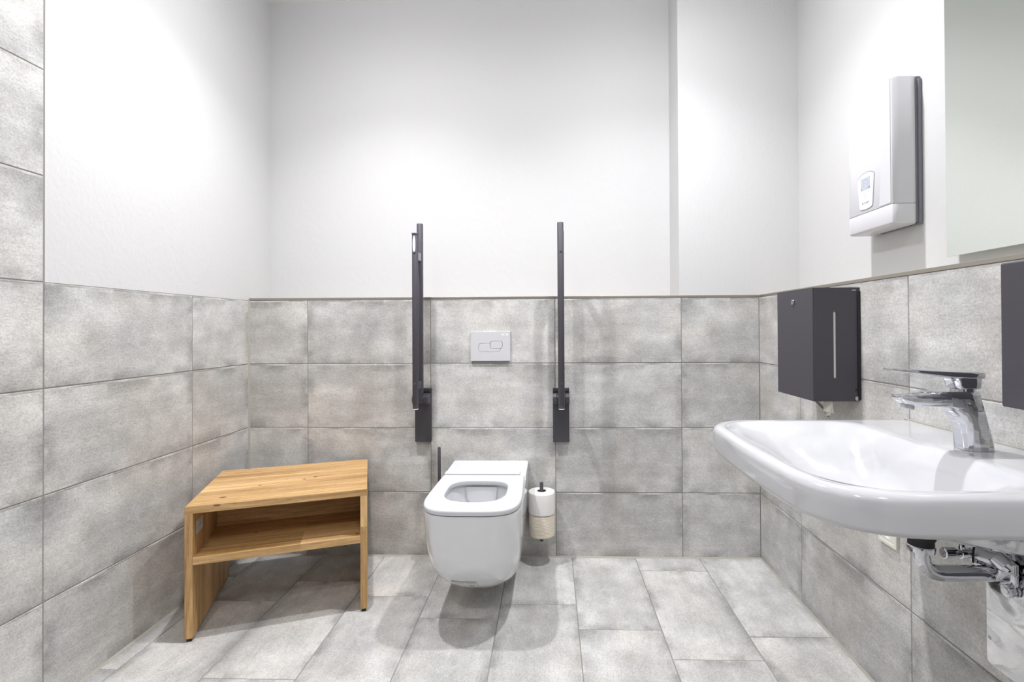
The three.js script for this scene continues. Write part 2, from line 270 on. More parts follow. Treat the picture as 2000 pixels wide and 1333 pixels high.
// ---------------------------------------------------------------- toilet
const TX = 1.1855;
function dOutline(back, front, half, depth, n, N, backHalf = half) {               // D-shaped plan: straight sides, superellipse nose; from the middle of the back
  const p = [[0, back], [backHalf, back], [half, front - depth]];
  for (let k = 1; k < 40; k++) { const t = k / 40 * Math.PI, c = Math.cos(t), s = Math.sin(t); p.push([half * Math.sign(c) * Math.abs(c) ** (2 / n), front - depth + depth * s ** (2 / n)]); }
  p.push([-half, front - depth], [-backHalf, back]); return resample(p, N);
}
{
  const t = thing('toilet', 'white wall-hung toilet with open seat ring and no lid', 'toilet', [TX, 0, 0]), N = 120;
  const lift = (o, y) => o.map(([x, z]) => [x, typeof y === 'function' ? y(z) : y, z]);
  const topY = (z) => 0.451 + 0.011 * smooth(0.245, 0.228, z);
  const rings = [];
  const BOWL = [[0.083, 0.038, 0.36, 0.10, 2.0], [0.086, 0.082, 0.415, 0.16, 2.2], [0.096, 0.117, 0.462, 0.20, 2.4], [0.118, 0.143, 0.513, 0.23, 2.6], [0.150, 0.1585, 0.560, 0.235, 2.8], [0.190, 0.167, 0.602, 0.23, 3.0], [0.240, 0.1735, 0.640, 0.22, 3.2], [0.300, 0.1770, 0.664, 0.21, 3.4], [0.360, 0.1785, 0.678, 0.20, 3.6], [0.420, 0.1795, 0.687, 0.195, 3.7], [0.444, 0.1795, 0.6885, 0.195, 3.7]];
  for (const [y, w, f, d, n] of BOWL) rings.push(lift(dOutline(0.0005, f, w, d, n, N), y));
  rings.push(lift(dOutline(0.0007, 0.6875, 0.1785, 0.194, 3.7, N), (z) => topY(z) - 0.002), lift(dOutline(0.001, 0.685, 0.1765, 0.192, 3.7, N), topY));
  const hole = (x, z0, z1, r) => resample(roundPoly([[x, z0, r], [x, z1, r * 1.25], [-x, z1, r * 1.25], [-x, z0, r]], 14), N);
  for (const [y, x, z0, z1, r] of [[0.451, 0.128, 0.33, 0.625, 0.10], [0.447, 0.124, 0.334, 0.62, 0.10], [0.42, 0.122, 0.336, 0.616, 0.10], [0.36, 0.114, 0.335, 0.60, 0.10], [0.29, 0.095, 0.335, 0.56, 0.09], [0.23, 0.065, 0.34, 0.48, 0.065], [0.21, 0.03, 0.36, 0.43, 0.03]]) rings.push(lift(hole(x, z0, z1, r), y));
  part(t, 'bowl', loft(rings, { capStart: true, capEnd: true, flip: true }), M.ceramic);
  // water flush outlet: the notched lip at the back of the bowl
  const lip = slab(roundPoly([[-0.051, 0.388, 0.004], [-0.049, 0.360, 0.004], [0.049, 0.360, 0.004], [0.051, 0.388, 0.004], [0.060, 0.391, 0.003], [0.066, 0.446, 0.002], [-0.066, 0.446, 0.002], [-0.060, 0.391, 0.003]], 5), 0.015, 0.003);
  lip.translate(0, 0, 0.333); part(t, 'flush_lip', lip, M.ceramic);
  // seat ring
  const so = (f, w) => dOutline(0.272 + (0.692 - f), f, w, 0.195, 3.7, N, w - 0.006), sh = (g) => hole(0.116 + g, 0.352 - g, 0.604 + g, 0.085 + g);
  const s = [lift(so(0.684, 0.172), 0.4525), lift(so(0.6895, 0.1775), 0.4545), lift(so(0.6912, 0.1792), 0.458), lift(so(0.6915, 0.1795), 0.4665), lift(so(0.6905, 0.1785), 0.4705), lift(so(0.6885, 0.1765), 0.4730), lift(so(0.685, 0.173), 0.4743), lift(so(0.680, 0.168), 0.4747),
    lift(sh(0.006), 0.4747), lift(sh(0.0025), 0.4740), lift(sh(0.0007), 0.4722), lift(sh(0), 0.469), lift(sh(0.0), 0.460), lift(sh(0.002), 0.4535)];
  part(t, 'seat', loft(s, { loop: true, flip: true }), M.seat, 'white seat ring');
  part(t, 'seat_hinge', rbox(-0.170, 0.154, 0.4525, 0.4785, 0.226, 0.266, 0.003, 3), M.seat, 'flat white hinge strip behind the seat');
  // maker's sticker low on the front, bent onto the glaze
  const stick = canvasTexture(512, 256, (c, w, h) => { c.fillStyle = '#d2d2d0'; c.fillRect(0, 0, w, h); c.fillStyle = '#8b8b88'; const r = rng(9); for (let y = 24; y < 96; y += 22) { let x = 18; while (x < 250) { const k = 12 + r() * 40; c.fillRect(x, y, k, 7); x += k + 8; } } c.fillStyle = '#555'; for (let x = 290; x < 480; x += 11) c.fillRect(x, 26, 5 + r() * 3, 22); for (let x = 330; x < 470; x += 30) c.fillRect(x, 84, 22, 9); c.fillStyle = '#2c2c2c'; c.fillRect(20, 178, 150, 26); c.fillRect(350, 168, 110, 26); c.fillStyle = '#6a6a68'; for (let x = 195; x < 330; x += 22) c.fillRect(x, 182, 13, 16); });
  const sm = new THREE.MeshPhysicalMaterial({ map: stick, roughness: 0.25 });
  const bowlAt = (x, y) => {                                        // front of the bowl at height y and offset x
    const T = BOWL;
    let i = 0; while (i < T.length - 2 && T[i + 1][0] < y) i++; const f = (y - T[i][0]) / (T[i + 1][0] - T[i][0]), q = T[i].map((a, k) => a + (T[i + 1][k] - a) * f);
    return q[2] - q[3] + q[3] * (1 - Math.min(1, Math.abs(x) / q[1]) ** q[4]) ** (1 / q[4]);
  };
  const P = [], U = [], I = [], nx = 16, ny = 8;
  for (let j = 0; j <= ny; j++) for (let i = 0; i <= nx; i++) { const x = -0.082 + 0.096 * i / nx, y = 0.142 + 0.040 * j / ny; P.push(x, y - 0.0008, bowlAt(x, y) + 0.0012); U.push(i / nx, j / ny); }
  for (let j = 0; j < ny; j++) for (let i = 0; i < nx; i++) { const a = j * (nx + 1) + i; I.push(a, a + 1, a + nx + 2, a, a + nx + 2, a + nx + 1); }
  const g = new THREE.BufferGeometry(); g.setAttribute('position', new THREE.Float32BufferAttribute(P, 3)); g.setAttribute('uv', new THREE.Float32BufferAttribute(U, 2)); g.setIndex(I); g.computeVertexNormals();
  part(t, 'product_sticker', g, sm, 'small printed sticker low on the bowl');
}
// flush plate
{
  const t = thing('flush_plate', 'white rectangular flush plate with two pill-shaped buttons on tiles above the toilet', 'flush plate', [1.185, 0, 0]);
  const sh = (a) => a.map(([x, y]) => [x - 1.185, y]);
  const arc = (cx, cy, r, a0, a1) => Array.from({ length: 7 }, (_, k) => { const a = (a0 + (a1 - a0) * k / 6) * Math.PI / 180; return [cx + r * Math.cos(a), cy + r * Math.sin(a)]; });
  const union = sh([[1.181, 1.0265], ...arc(1.194, 1.0265, 0.011, 180, 90), ...arc(1.232, 1.0265, 0.011, 90, 0), ...arc(1.231, 1.013, 0.012, 0, -75), ...arc(1.222, 0.998, 0.0125, 0, -90), ...arc(1.140, 0.998, 0.0125, 270, 180), ...arc(1.140, 1.014, 0.0125, 180, 90)]);
  const big = sh([[1.1815, 1.0256], [1.1825, 1.012], ...arc(1.194, 1.0125, 0.0112, 180, 270), [1.2325, 1.0005], ...arc(1.222, 0.998, 0.0113, 0, -90), ...arc(1.140, 0.998, 0.0113, 270, 180), ...arc(1.140, 1.014, 0.0113, 180, 90)]);
  const small = sh([...arc(1.1945, 1.0265, 0.0098, 180, 90), ...arc(1.2315, 1.0265, 0.0098, 90, 0), ...arc(1.2305, 1.0135, 0.0108, 0, -90), ...arc(1.1945, 1.0125, 0.0098, 270, 180)]);
  const face = slab(rr(-0.0955, 0.0945, 0.9415, 1.0815, 0.0012), 0.005, 0.0008, [union]); face.translate(0, 0, 0.006);
  part(t, 'plate', merge([face, slab(rr(-0.0955, 0.0945, 0.9415, 1.0815, 0.0012), 0.0062, 0.0006)]), M.whitePlastic);
  part(t, 'plate_back', box(-0.089, 0.088, 0.934, 0.9425, 0.0, 0.005), M.greyPlastic, 'grey back edge showing under the plate');
  part(t, 'button', slab(big, 0.0046, 0.0006).translate(0, 0, 0.006), M.whitePlastic);
  part(t, 'button', slab(small, 0.0052, 0.0006).translate(0, 0, 0.006), M.whitePlastic);
  const tx = canvasTexture(256, 64, (c, w, h) => { c.fillStyle = '#efefef'; c.fillRect(0, 0, w, h); c.fillStyle = '#a2a2a2'; c.font = 'bold 46px sans-serif'; c.textAlign = 'center'; c.textBaseline = 'middle'; c.fillText('VIEGA', w / 2, h / 2 + 2); });
  const lab = new THREE.PlaneGeometry(0.03, 0.0075); lab.translate(0.070, 1.068, 0.01125); part(t, 'lettering', lab, new THREE.MeshStandardMaterial({ map: tx, roughness: 0.35 }));
}
// folding grab rails
const PANEL_SCREW = (() => { const g = new THREE.LatheGeometry([[0.0001, 0.0012], [0.0016, 0.0012], [0.0018, 0.0005], [0.0042, 0.0014], [0.0056, 0.0002], [0.0056, -0.002]].map((p) => new THREE.Vector2(...p)), 20); g.rotateX(Math.PI / 2); return g; })();
function grabRail(x, label, lean, notch) {
  const t = thing('grab_rail', label, 'grab rail', [x, 0, 0], 0, 'folded-up grab rails beside the toilet'), R = 0.0148, A = 0.066, B = 0.150;
  part(t, 'wall_plate', merge([rbox(-0.0388, 0.0388, 0.556, 0.806, 0.0005, 0.022, 0.0015), rbox(-0.0388, 0.0388, 0.797, 0.812, 0.0005, 0.026, 0.0012)]), M.plateDark);
  part(t, 'hinge', merge([bar([-0.0385, 0.766, 0.052], [-0.0192, 0.766, 0.052], 0.0255, 0.002, 36), bar([0.0195, 0.766, 0.052], [0.0385, 0.766, 0.052], 0.0255, 0.002, 36), bar([-0.0192, 0.766, 0.052], [0.0195, 0.766, 0.052], 0.022, 0.001, 36), rbox(-0.0185, 0.0185, 0.744, 0.788, 0.02, 0.05, 0.002), rbox(-0.0375, 0.0375, 0.742, 0.790, 0.018, 0.045, 0.002)]), M.anthracite);
  const rear = part(t, 'rail_tube', bar([0, 0.766, A], [0, 1.592, A], R), M.anthracite);
  const front = part(t, 'rail_tube', merge([bar([0, 0.752, B], [0, notch ? 1.528 : 1.536, B], R - 0.0008), bar([0, 0.735, B], [0, 0.755, B], R - 0.002, 0.001)]), M.anthracite);
  part(front, 'end_cap', bar([0, 0.7325, B], [0, 0.7355, B], R - 0.0018, 0.0008), M.whiteInsert, 'pale end cap');
  part(front, 'end_cap', notch ? bar([0, 1.528, B], [0, 1.532, B], R + 0.002, 0.001) : bar([0, 1.536, B], [0, 1.5385, B], R - 0.002, 0.001), M.greyPlastic);
  for (const [y, m] of [[1.432, M.lightGrey], [0.838, M.anthracite]]) {
    part(t, 'bracket', rbox(-0.009, 0.009, y - 0.018, y + 0.018, A + R * 0.55, B - R * 0.5, 0.002), m);
    const s = part(front, 'screw', PANEL_SCREW, M.anthracite); s.position.set(0, y + 0.01, B + R - 0.0008);
  }
  if (notch) { const o = slab(Array.from({ length: 36 }, (_, k) => { const a = k / 36 * Math.PI * 2; return [0.0062 * Math.cos(a), 0.0405 * Math.sign(Math.sin(a)) * Math.abs(Math.sin(a)) ** 0.8]; }), 0.0032, 0.0008); part(front, 'oval_inset', o.translate(-0.0015, 1.4785, B + R - 0.0035), M.whiteInsert, 'white oval inset'); }
  t.rotation.z = lean; return t;
}
grabRail(0.8605, 'dark folding grab rail folded up, with a white oval inset near its top', 0.0, true);
grabRail(1.5215, 'dark folding grab rail folded up, plain, beside the toilet paper side of the toilet', 0.0, false);
// toilet brush: only the handle shows over the toilet
{
  const t = thing('toilet_brush', 'thin dark toilet brush handle standing up behind the toilet', 'toilet brush', [0.951, 0, 0.078]);
  part(t, 'handle', bar([0, 0.27, 0], [0, 0.545, 0], 0.0072, 0.003), M.anthracite);
  part(t, 'holder', merge([new THREE.LatheGeometry([[0.0001, 0.14], [0.034, 0.14], [0.038, 0.144], [0.04, 0.285], [0.038, 0.29], [0.008, 0.292]].map((p) => new THREE.Vector2(...p)), 32), box(-0.012, 0.012, 0.20, 0.24, -0.078, -0.035)]), M.anthracite);
}
// spare roll holder and two paper rolls
const RX = 1.4275, RZ = 0.066;
{
  const t = thing('toilet_roll_holder', 'dark upright rod roll holder on the wall beside the toilet', 'roll holder', [RX, 0, RZ]);
  part(t, 'rod', bar([0, 0.106, 0], [0, 0.379, 0], 0.0085, 0.002), M.anthracite);
  part(t, 'arm', merge([bar([0, 0.122, 0], [0, 0.122, -0.058], 0.008, 0.001), bar([0, 0.122, -0.058], [0, 0.122, -0.0655], 0.024, 0.002), bar([0, 0.128, 0], [0, 0.1345, 0], 0.022, 0.001)]), M.anthracite);
  const emboss = texture(512, 256, (u, v) => { const a = fbm(u * 40, v * 18, 3, 3), b = 0.5 + 0.5 * Math.sin((v * 17 + 2.4 * fbm(u * 9, v * 3, 8, 2)) * 6.283); const c = 60 + 110 * a + 70 * b; return [c, c, c]; }, false);
  const roll = (label, y, r, h, color, bump, seed) => {
    const o = thing('toilet_roll', label, 'toilet paper', [RX, y, RZ], 0, 'toilet rolls on the upright holder'), n = 72, rings = [], q = rng(seed);
    const prof = [[0.021, h], [0.030, h + 0.001], [r - 0.006, h + 0.0005], [r - 0.0015, h - 0.0015], [r, h - 0.006], [r + 0.0008, h * 0.7], [r + 0.0005, h * 0.4], [r, 0.006], [r - 0.0015, 0.0015], [r - 0.006, 0], [0.021, 0]];
    for (const [a, b] of prof) rings.push(Array.from({ length: n }, (_, k) => { const f = k / n * Math.PI * 2, w = a > 0.05 ? 0.0012 * Math.sin(f * 2 + seed) + 0.0006 * Math.sin(f * 5) + (f > 5.6 && f < 6.0 ? 0.0014 : 0) : 0; return [(a + w) * Math.cos(f), b, -(a + w) * Math.sin(f)]; }));
    const m = new THREE.MeshStandardMaterial({ color, roughness: 0.95, bumpMap: emboss, bumpScale: bump });
    part(o, 'paper', planarCyl(loft(rings, { flip: true }), h), m);
    part(o, 'core', new THREE.LatheGeometry([[0.0212, 0.0005], [0.0212, h - 0.0005], [0.0195, h - 0.001], [0.0195, 0.0005]].map((p) => new THREE.Vector2(...p)), 32), M.cardboard, 'brown cardboard core');
  };
  function planarCyl(g, h) { const p = g.attributes.position, uv = g.attributes.uv; for (let i = 0; i < p.count; i++) uv.setXY(i, (Math.atan2(p.getX(i), p.getZ(i)) / 6.2832 + 0.5), p.getY(i) / h); return g; }
  roll('white toilet roll on top of the other on the rod holder', 0.2385, 0.0605, 0.101, 0xf1efec, 0.0006, 2);
  roll('cream embossed toilet roll at the bottom of the rod holder', 0.1355, 0.0585, 0.101, 0xe9dfce, 0.003, 7);
}

// ---------------------------------------------------------------- oak step stool in the corner
{
  const L = 0.607, D = 0.474, H = 0.475, B = 0.025, t = thing('oak_stool', 'light oak bench stool with an open shelf in the corner', 'stool', [0.185, 0, 0.676], 0.350);
  // local x runs along the front, local z = -depth goes back
  const board = (name, x0, x1, y0, y1, d0, d1, grain, k, off) => {
    const g = rbox(x0, x1, y0, y1, -d1, -d0, 0.0008, 1), p = g.attributes.position, n = g.attributes.normal, uv = g.attributes.uv;
    for (let i = 0; i < p.count; i++) {
      const X = p.getX(i), Y = p.getY(i), Z = -p.getZ(i), nx = Math.abs(n.getX(i)), ny = Math.abs(n.getY(i));
      const across = ny > 0.7 ? (grain === 'x' ? Z : X) : nx > 0.7 ? (grain === 'y' ? Z : Y) : (grain === 'y' ? X : Y);
      const lengthwise = grain === 'x' ? (nx > 0.7 ? Z : X) : (ny > 0.7 ? Z : Y);
      uv.setXY(i, lengthwise + off, across + off * 0.37);
    }
    return part(t, name, g, M.wood[k]);
  };
  board('stool_top', 0, L, H - B, H, 0, D, 'x', 0, 0);
  board('side_panel', 0, B, 0.012, H - B, 0, D, 'y', 1, 0.31);
  board('side_panel', L - B, L, 0.012, H - B, 0, D, 'y', 1, 0.47);
  board('shelf', B, L - B, 0.268, 0.294, 0, 0.318, 'x', 0, 0.43);
  board('back_panel', B, L - B, 0.294, H - B, 0.296, 0.316, 'x', 1, 0.04);
  for (const [x, d] of [[B / 2, 0.02], [L - B / 2, 0.02], [B / 2, D - 0.02], [L - B / 2, D - 0.02]]) part(t, 'foot_pad', rbox(x - 0.008, x + 0.008, 0.0, 0.012, -d - 0.014, -d + 0.014, 0.001), M.rubber, 'black foot pad');
  const tx = canvasTexture(256, 160, (c, w, h) => { c.fillStyle = '#dcdcdc'; c.fillRect(0, 0, w, h); c.fillStyle = '#6f6f74'; const r = rng(4); for (let y = 14; y < 150; y += 21) { let x = 14; const e = 150 + r() * 90; while (x < e) { const k = 10 + r() * 30; c.fillRect(x, y, k, y > 60 && y < 80 ? 13 : 8); x += k + 7; } } });
  const g = new THREE.PlaneGeometry(0.076, 0.044); g.rotateY(Math.PI / 2); g.translate(B + 0.0006, 0.385, -0.073);
  part(t, 'product_sticker', g, new THREE.MeshStandardMaterial({ map: tx, roughness: 0.5 }), 'small white printed sticker');
}

// ---------------------------------------------------------------- washbasin and its fittings
const BX = RIGHT - 0.001, BZ = 1.288;
{
  const t = thing('washbasin', 'wide white ceramic washbasin on the right-hand tiled wall', 'washbasin'), N = 160;
  const x0 = 1.893, z0 = 0.962, z1 = 1.614;
  // plan outlines start at the middle of the wall side; points are [x, z]
  const outer = (i, r = 0.16) => resample(roundPoly([[BX, z0 + i, 0.003], [x0 + i + 0.014, z0 + i, r * 0.75], [x0 + i - 0.004, (z0 + z1) / 2, Math.max(0.003, (z1 - z0) / 2 - i - r - 0.004)], [x0 + i + 0.016, z1 - i, r], [BX, z1 - i, 0.003]], 18), N);
  const bowl = (x0, x1, z0, z1, r, rb = r) => resample(roundPoly([[x1, z0, rb], [x0, z0, r], [x0 - 0.006, (z0 + z1) / 2, Math.max(0.002, (z1 - z0) / 2 - r - 0.003)], [x0, z1, r], [x1, z1, rb]], 18), N);
  const lift = (o, y) => o.map(([x, z]) => [x, typeof y === 'function' ? y(x, z) : y, z]);
  const R = [];
  const keel = (o) => (x) => 0.638 + o + 0.20 * (2.46 - x);
  R.push(lift(bowl(2.255, 2.44, 1.215, 1.365, 0.05), keel(0.001)), lift(bowl(2.205, 2.459, 1.18, 1.405, 0.06, 0.02), keel(0)), lift(bowl(2.188, 2.46, 1.165, 1.425, 0.07, 0.02), keel(0.010)), lift(bowl(2.12, 2.461, 1.09, 1.475, 0.12, 0.02), (x) => 0.728 - 0.03 * smooth(2.2, 2.46, x)), lift(bowl(2.02, 2.462, 1.03, 1.545, 0.14, 0.01), 0.752), lift(outer(0.052, 0.14), 0.7625), lift(outer(0.026), 0.766), lift(outer(0.010), 0.7695), lift(outer(0.003), 0.774), lift(outer(0.0015), 0.782), lift(outer(0.0), 0.806), lift(outer(0.0), 0.822), lift(outer(0.0025), 0.8305), lift(outer(0.008), 0.8360), lift(outer(0.015), 0.8382), lift(outer(0.022), 0.8384));
  const rear = 2.292;
  R.push(lift(bowl(1.921, rear + 0.030, 0.990, 1.586, 0.13, 0.09), 0.8380), lift(bowl(1.926, rear + 0.018, 0.996, 1.580, 0.13, 0.09), 0.8372), lift(bowl(1.930, rear + 0.010, 1.001, 1.575, 0.13, 0.09), (x) => 0.8342 - 0.003 * smooth(2.1, 1.95, x)), lift(bowl(1.938, rear + 0.003, 1.010, 1.566, 0.13, 0.09), (x) => 0.828 - 0.002 * smooth(2.1, 1.95, x)));
  R.push(lift(bowl(1.962, rear - 0.010, 1.034, 1.542, 0.13, 0.09), 0.815), lift(bowl(1.995, rear - 0.022, 1.065, 1.512, 0.12, 0.09), 0.796), lift(bowl(2.03, rear - 0.033, 1.10, 1.477, 0.11, 0.085), 0.771), lift(bowl(2.062, rear - 0.046, 1.135, 1.442, 0.088, 0.075), 0.745), lift(bowl(2.095, rear - 0.064, 1.175, 1.402, 0.066, 0.06), 0.725), lift(bowl(2.138, rear - 0.088, 1.22, 1.356, 0.03), 0.715), lift(bowl(2.155, rear - 0.103, 1.255, 1.32, 0.015), 0.712));
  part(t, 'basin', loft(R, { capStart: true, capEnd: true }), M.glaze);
  part(t, 'drain_cover', new THREE.LatheGeometry([[0.0001, 0.003], [0.026, 0.003], [0.03, 0.001], [0.03, -0.003]].map((p) => new THREE.Vector2(...p)), 32).translate(2.172, 0.7125, 1.288), M.chrome, 'chrome drain cover');
  part(t, 'silicone_joint', rbox(RIGHT - 0.005, RIGHT, 0.834, 0.8415, z0 + 0.006, z1 - 0.006, 0.001), M.caulk);
}
// faucet: oval upright sections flowing into a flat spout
{
  const FX = 2.368, FZ = 1.308, FY = 0.8386, t = thing('faucet', 'chrome single-lever mixer faucet on the washbasin', 'faucet', [FX, FY, FZ]);
  const oval = (n, N, f) => Array.from({ length: N }, (_, k) => { const a = k / N * 6.28318, c = Math.cos(a), d = Math.sin(a); return f(Math.sign(c) * Math.abs(c) ** (2 / n), Math.sign(d) * Math.abs(d) ** (2 / n)); });
  // upright sections [y, x left, x right, half width], then the spout's sections along x [x, y low, y high, half width]
  const neck = [[0.8386, 2.337, 2.400, 0.0285], [0.842, 2.337, 2.3995, 0.0285], [0.862, 2.3355, 2.3955, 0.0275], [0.880, 2.3325, 2.392, 0.0265], [0.895, 2.3275, 2.389, 0.0255], [0.907, 2.3205, 2.3868, 0.0248], [0.916, 2.3125, 2.385, 0.0243], [0.923, 2.3020, 2.3837, 0.024], [0.928, 2.2900, 2.3827, 0.0238], [0.932, 2.2740, 2.382, 0.0236], [0.937, 2.262, 2.381, 0.0236], [0.952, 2.26, 2.378, 0.0236], [0.959, 2.262, 2.3765, 0.0228], [0.9615, 2.266, 2.374, 0.021]].map(([y, l, r, h]) => oval(2.7, 56, (c, d) => [(l + r) / 2 + c * (r - l) / 2 - FX, y - FY, -d * h]));
  const spout = [[2.345, 0.930, 0.9605, 0.0205], [2.343, 0.929, 0.962, 0.0235], [2.30, 0.929, 0.9602, 0.0234], [2.26, 0.9295, 0.9568, 0.0226], [2.232, 0.931, 0.9545, 0.0212], [2.217, 0.9355, 0.9532, 0.0196], [2.209, 0.9435, 0.9522, 0.0176], [2.2075, 0.946, 0.9512, 0.015]].map(([x, a, b, h]) => oval(4.5, 56, (c, d) => [x - FX, (a + b) / 2 + d * (b - a) / 2 - FY, c * h]));
  part(t, 'body', merge([loft(neck, { capEnd: true, capStart: true, crease: 0.7 }), loft(spout, { capStart: true, capEnd: true, crease: 0.7 })]), M.chrome);
  const aer = bar([2.232 - FX, 0.9315 - FY, 0], [2.230 - FX, 0.924 - FY, 0], 0.0125, 0.001); part(t, 'aerator', aer, M.satin);
  part(t, 'cartridge_ring', bar([2.346 - FX, 0.958 - FY, 0], [2.346 - FX, 0.967 - FY, 0], 0.021, 0.001), M.chrome);
  const plate = [[2.3765, 0.991, 0.9985, 0.019], [2.3755, 0.9885, 1.0008, 0.0215], [2.371, 0.9875, 1.0025, 0.0232], [2.345, 0.9875, 1.0034, 0.0234], [2.31, 0.9895, 1.0046, 0.0222], [2.27, 0.9945, 1.0062, 0.020], [2.22, 1.0010, 1.0086, 0.0172], [2.194, 1.0042, 1.0099, 0.0156], [2.1895, 1.0055, 1.0095, 0.0140]].map(([x, a, b, h]) => oval(6, 56, (c, d) => [x - FX, (a + b) / 2 + d * (b - a) / 2 - FY, c * h]));
  const skirt = [[0.9665, 2.3225, 2.374, 0.019], [0.968, 2.3205, 2.3755, 0.0208], [0.980, 2.3175, 2.3765, 0.0222], [0.990, 2.313, 2.3763, 0.0228], [0.9945, 2.308, 2.375, 0.0225]].map(([y, l, r, h]) => oval(3.6, 56, (c, d) => [(l + r) / 2 + c * (r - l) / 2 - FX, y - FY, -d * h]));
  part(t, 'lever', merge([loft(plate, { capStart: true, capEnd: true, flip: true, crease: 0.7 }), loft(skirt, { capStart: true, capEnd: true, crease: 0.7 })]), M.chrome);
}
// drain trap under the basin
{
  const t = thing('drain_trap', 'chrome drain trap pipe under the washbasin', 'drain pipe', [2.282, 0, 1.272]);
  const tube = (pts, r, seg = 64) => new THREE.TubeGeometry(new THREE.CatmullRomCurve3(pts.map((p) => new THREE.Vector3(...p)), false, 'centripetal'), seg, r, 28);
  part(t, 'rubber_collar', merge([bar([0, 0.619, 0], [0, 0.634, 0], 0.0245, 0.003), bar([0, 0.632, 0], [0, 0.6675, 0], 0.0275, 0.004)]), M.rubber, 'black rubber collar');
  part(t, 'slip_nut', (() => { const n = 40, rings = []; for (const [y, r] of [[0.606, 0.0235], [0.6065, 0.0255], [0.618, 0.0262], [0.6205, 0.025], [0.621, 0.017]]) rings.push(Array.from({ length: n }, (_, k) => { const a = k / n * 6.2832, q = r + (k % 2 ? 0.0007 : 0); return [q * Math.cos(a), y, -q * Math.sin(a)]; })); return loft(rings, { crease: 0.5 }); })(), M.chrome);
  part(t, 'pipe', merge([tube([[0, 0.618, 0], [0, 0.600, 0], [0.003, 0.582, 0], [0.014, 0.567, 0], [0.034, 0.5585, 0], [0.055, 0.5575, 0], [0.12, 0.5575, 0], [0.156, 0.5575, 0]], 0.0168, 96)]), M.chrome);
  part(t, 'seal_ring', bar([0.150, 0.5575, 0.0], [0.156, 0.5575, 0.0], 0.0205, 0.002), M.rubber, 'black seal ring');
  part(t, 'elbow', merge([tube([[0.154, 0.5575, 0.0], [0.160, 0.560, 0.008], [0.1605, 0.572, 0.020], [0.158, 0.583, 0.022]], 0.0175, 32), bar([0.129, 0.5905, -0.016], [0.156, 0.590, 0.012], 0.0168, 0.001)]), M.chrome);
  part(t, 'slip_nut', merge([rod([0.152, 0.596, 0.008], [0.161, 0.585, 0.024], 0.0195, 16), rod([0.161, 0.585, 0.024], [0.165, 0.580, 0.031], 0.0195, 16, 0.0165)]), M.chrome);
  part(t, 'seal_ring', bar([0.1262, 0.5906, -0.0188], [0.129, 0.5905, -0.016], 0.0176, 0.0008), M.rubber, 'black seal ring');
}
// two angle valves
function angleValve(label, y, z, x1) {
  const t = thing('angle_valve', label, 'valve', [RIGHT, y, z], 0, 'angle valves under the washbasin');
  const L = RIGHT - x1, lathe = (pts) => { const g = new THREE.LatheGeometry(pts.map((p) => new THREE.Vector2(...p)), 36); g.rotateZ(Math.PI / 2); return toCreasedNormals(g, 0.6); };   // along -x
  part(t, 'rosette', lathe([[0.012, 0.012], [0.02, 0.0105], [0.03, 0.0065], [0.0335, 0.0012], [0.0335, 0.0]]), M.chrome);
  part(t, 'valve_body', merge([lathe([[0.009, 0.008], [0.011, 0.010], [0.011, L * 0.42], [0.013, L * 0.44], [0.013, L * 0.55], [0.010, L * 0.57], [0.0095, L * 0.68], [0.0001, L * 0.68]]), bar([-L * 0.5, 0, 0], [-L * 0.5, 0.055, 0], 0.0075, 0.001)]), M.chrome);
  const n = 48, rings = [[L * 0.66, 0.009], [L * 0.67, 0.0125], [L * 0.95, 0.0135], [L * 0.985, 0.0128], [L, 0.0105]].map(([d, r], i) => Array.from({ length: n }, (_, k) => { const a = k / n * 6.2832, q = r * (i > 0 && i < 3 && k % 6 < 1 ? 0.9 : 1); return [-d, q * Math.cos(a), q * Math.sin(a)]; }));
  part(t, 'knob', merge([loft(rings, { capStart: true, capEnd: true, crease: 0.5 }), bar([-L, 0, 0], [-L - 0.0012, 0, 0], 0.007, 0.0005)]), M.chrome, 'fluted chrome knob');
}
angleValve('chrome angle valve under the basin, nearer the wall socket, clear of the steel panel', 0.572, 1.205, 2.380);
angleValve('chrome angle valve under the basin in front of the steel wall panel', 0.540, 1.310, 2.428);
// polished access panel
{
  const t = thing('access_panel', 'polished steel access panel on the tiles below the basin pipes', 'wall panel', [RIGHT, 0, 0]);
  const g = toRightWall(slab(roundPoly([[1.2235, 0.335, 0.014], [1.56, 0.335, 0.014], [1.56, 0.64, 0.004], [1.2235, 0.64, 0.004]], 8), 0.0022, 0.0006), 0);
  planarUV(g, [2, 1], 1.2, 1.6, 0.3, 0.7); part(t, 'panel', g, M.polished);
  for (const [z, y] of [[1.231, 0.393], [1.552, 0.393]]) { const s = part(t, 'screw', PANEL_SCREW, M.satin); s.rotation.y = -Math.PI / 2; s.position.set(-0.0028, y, z); s.scale.setScalar(0.7); }
}
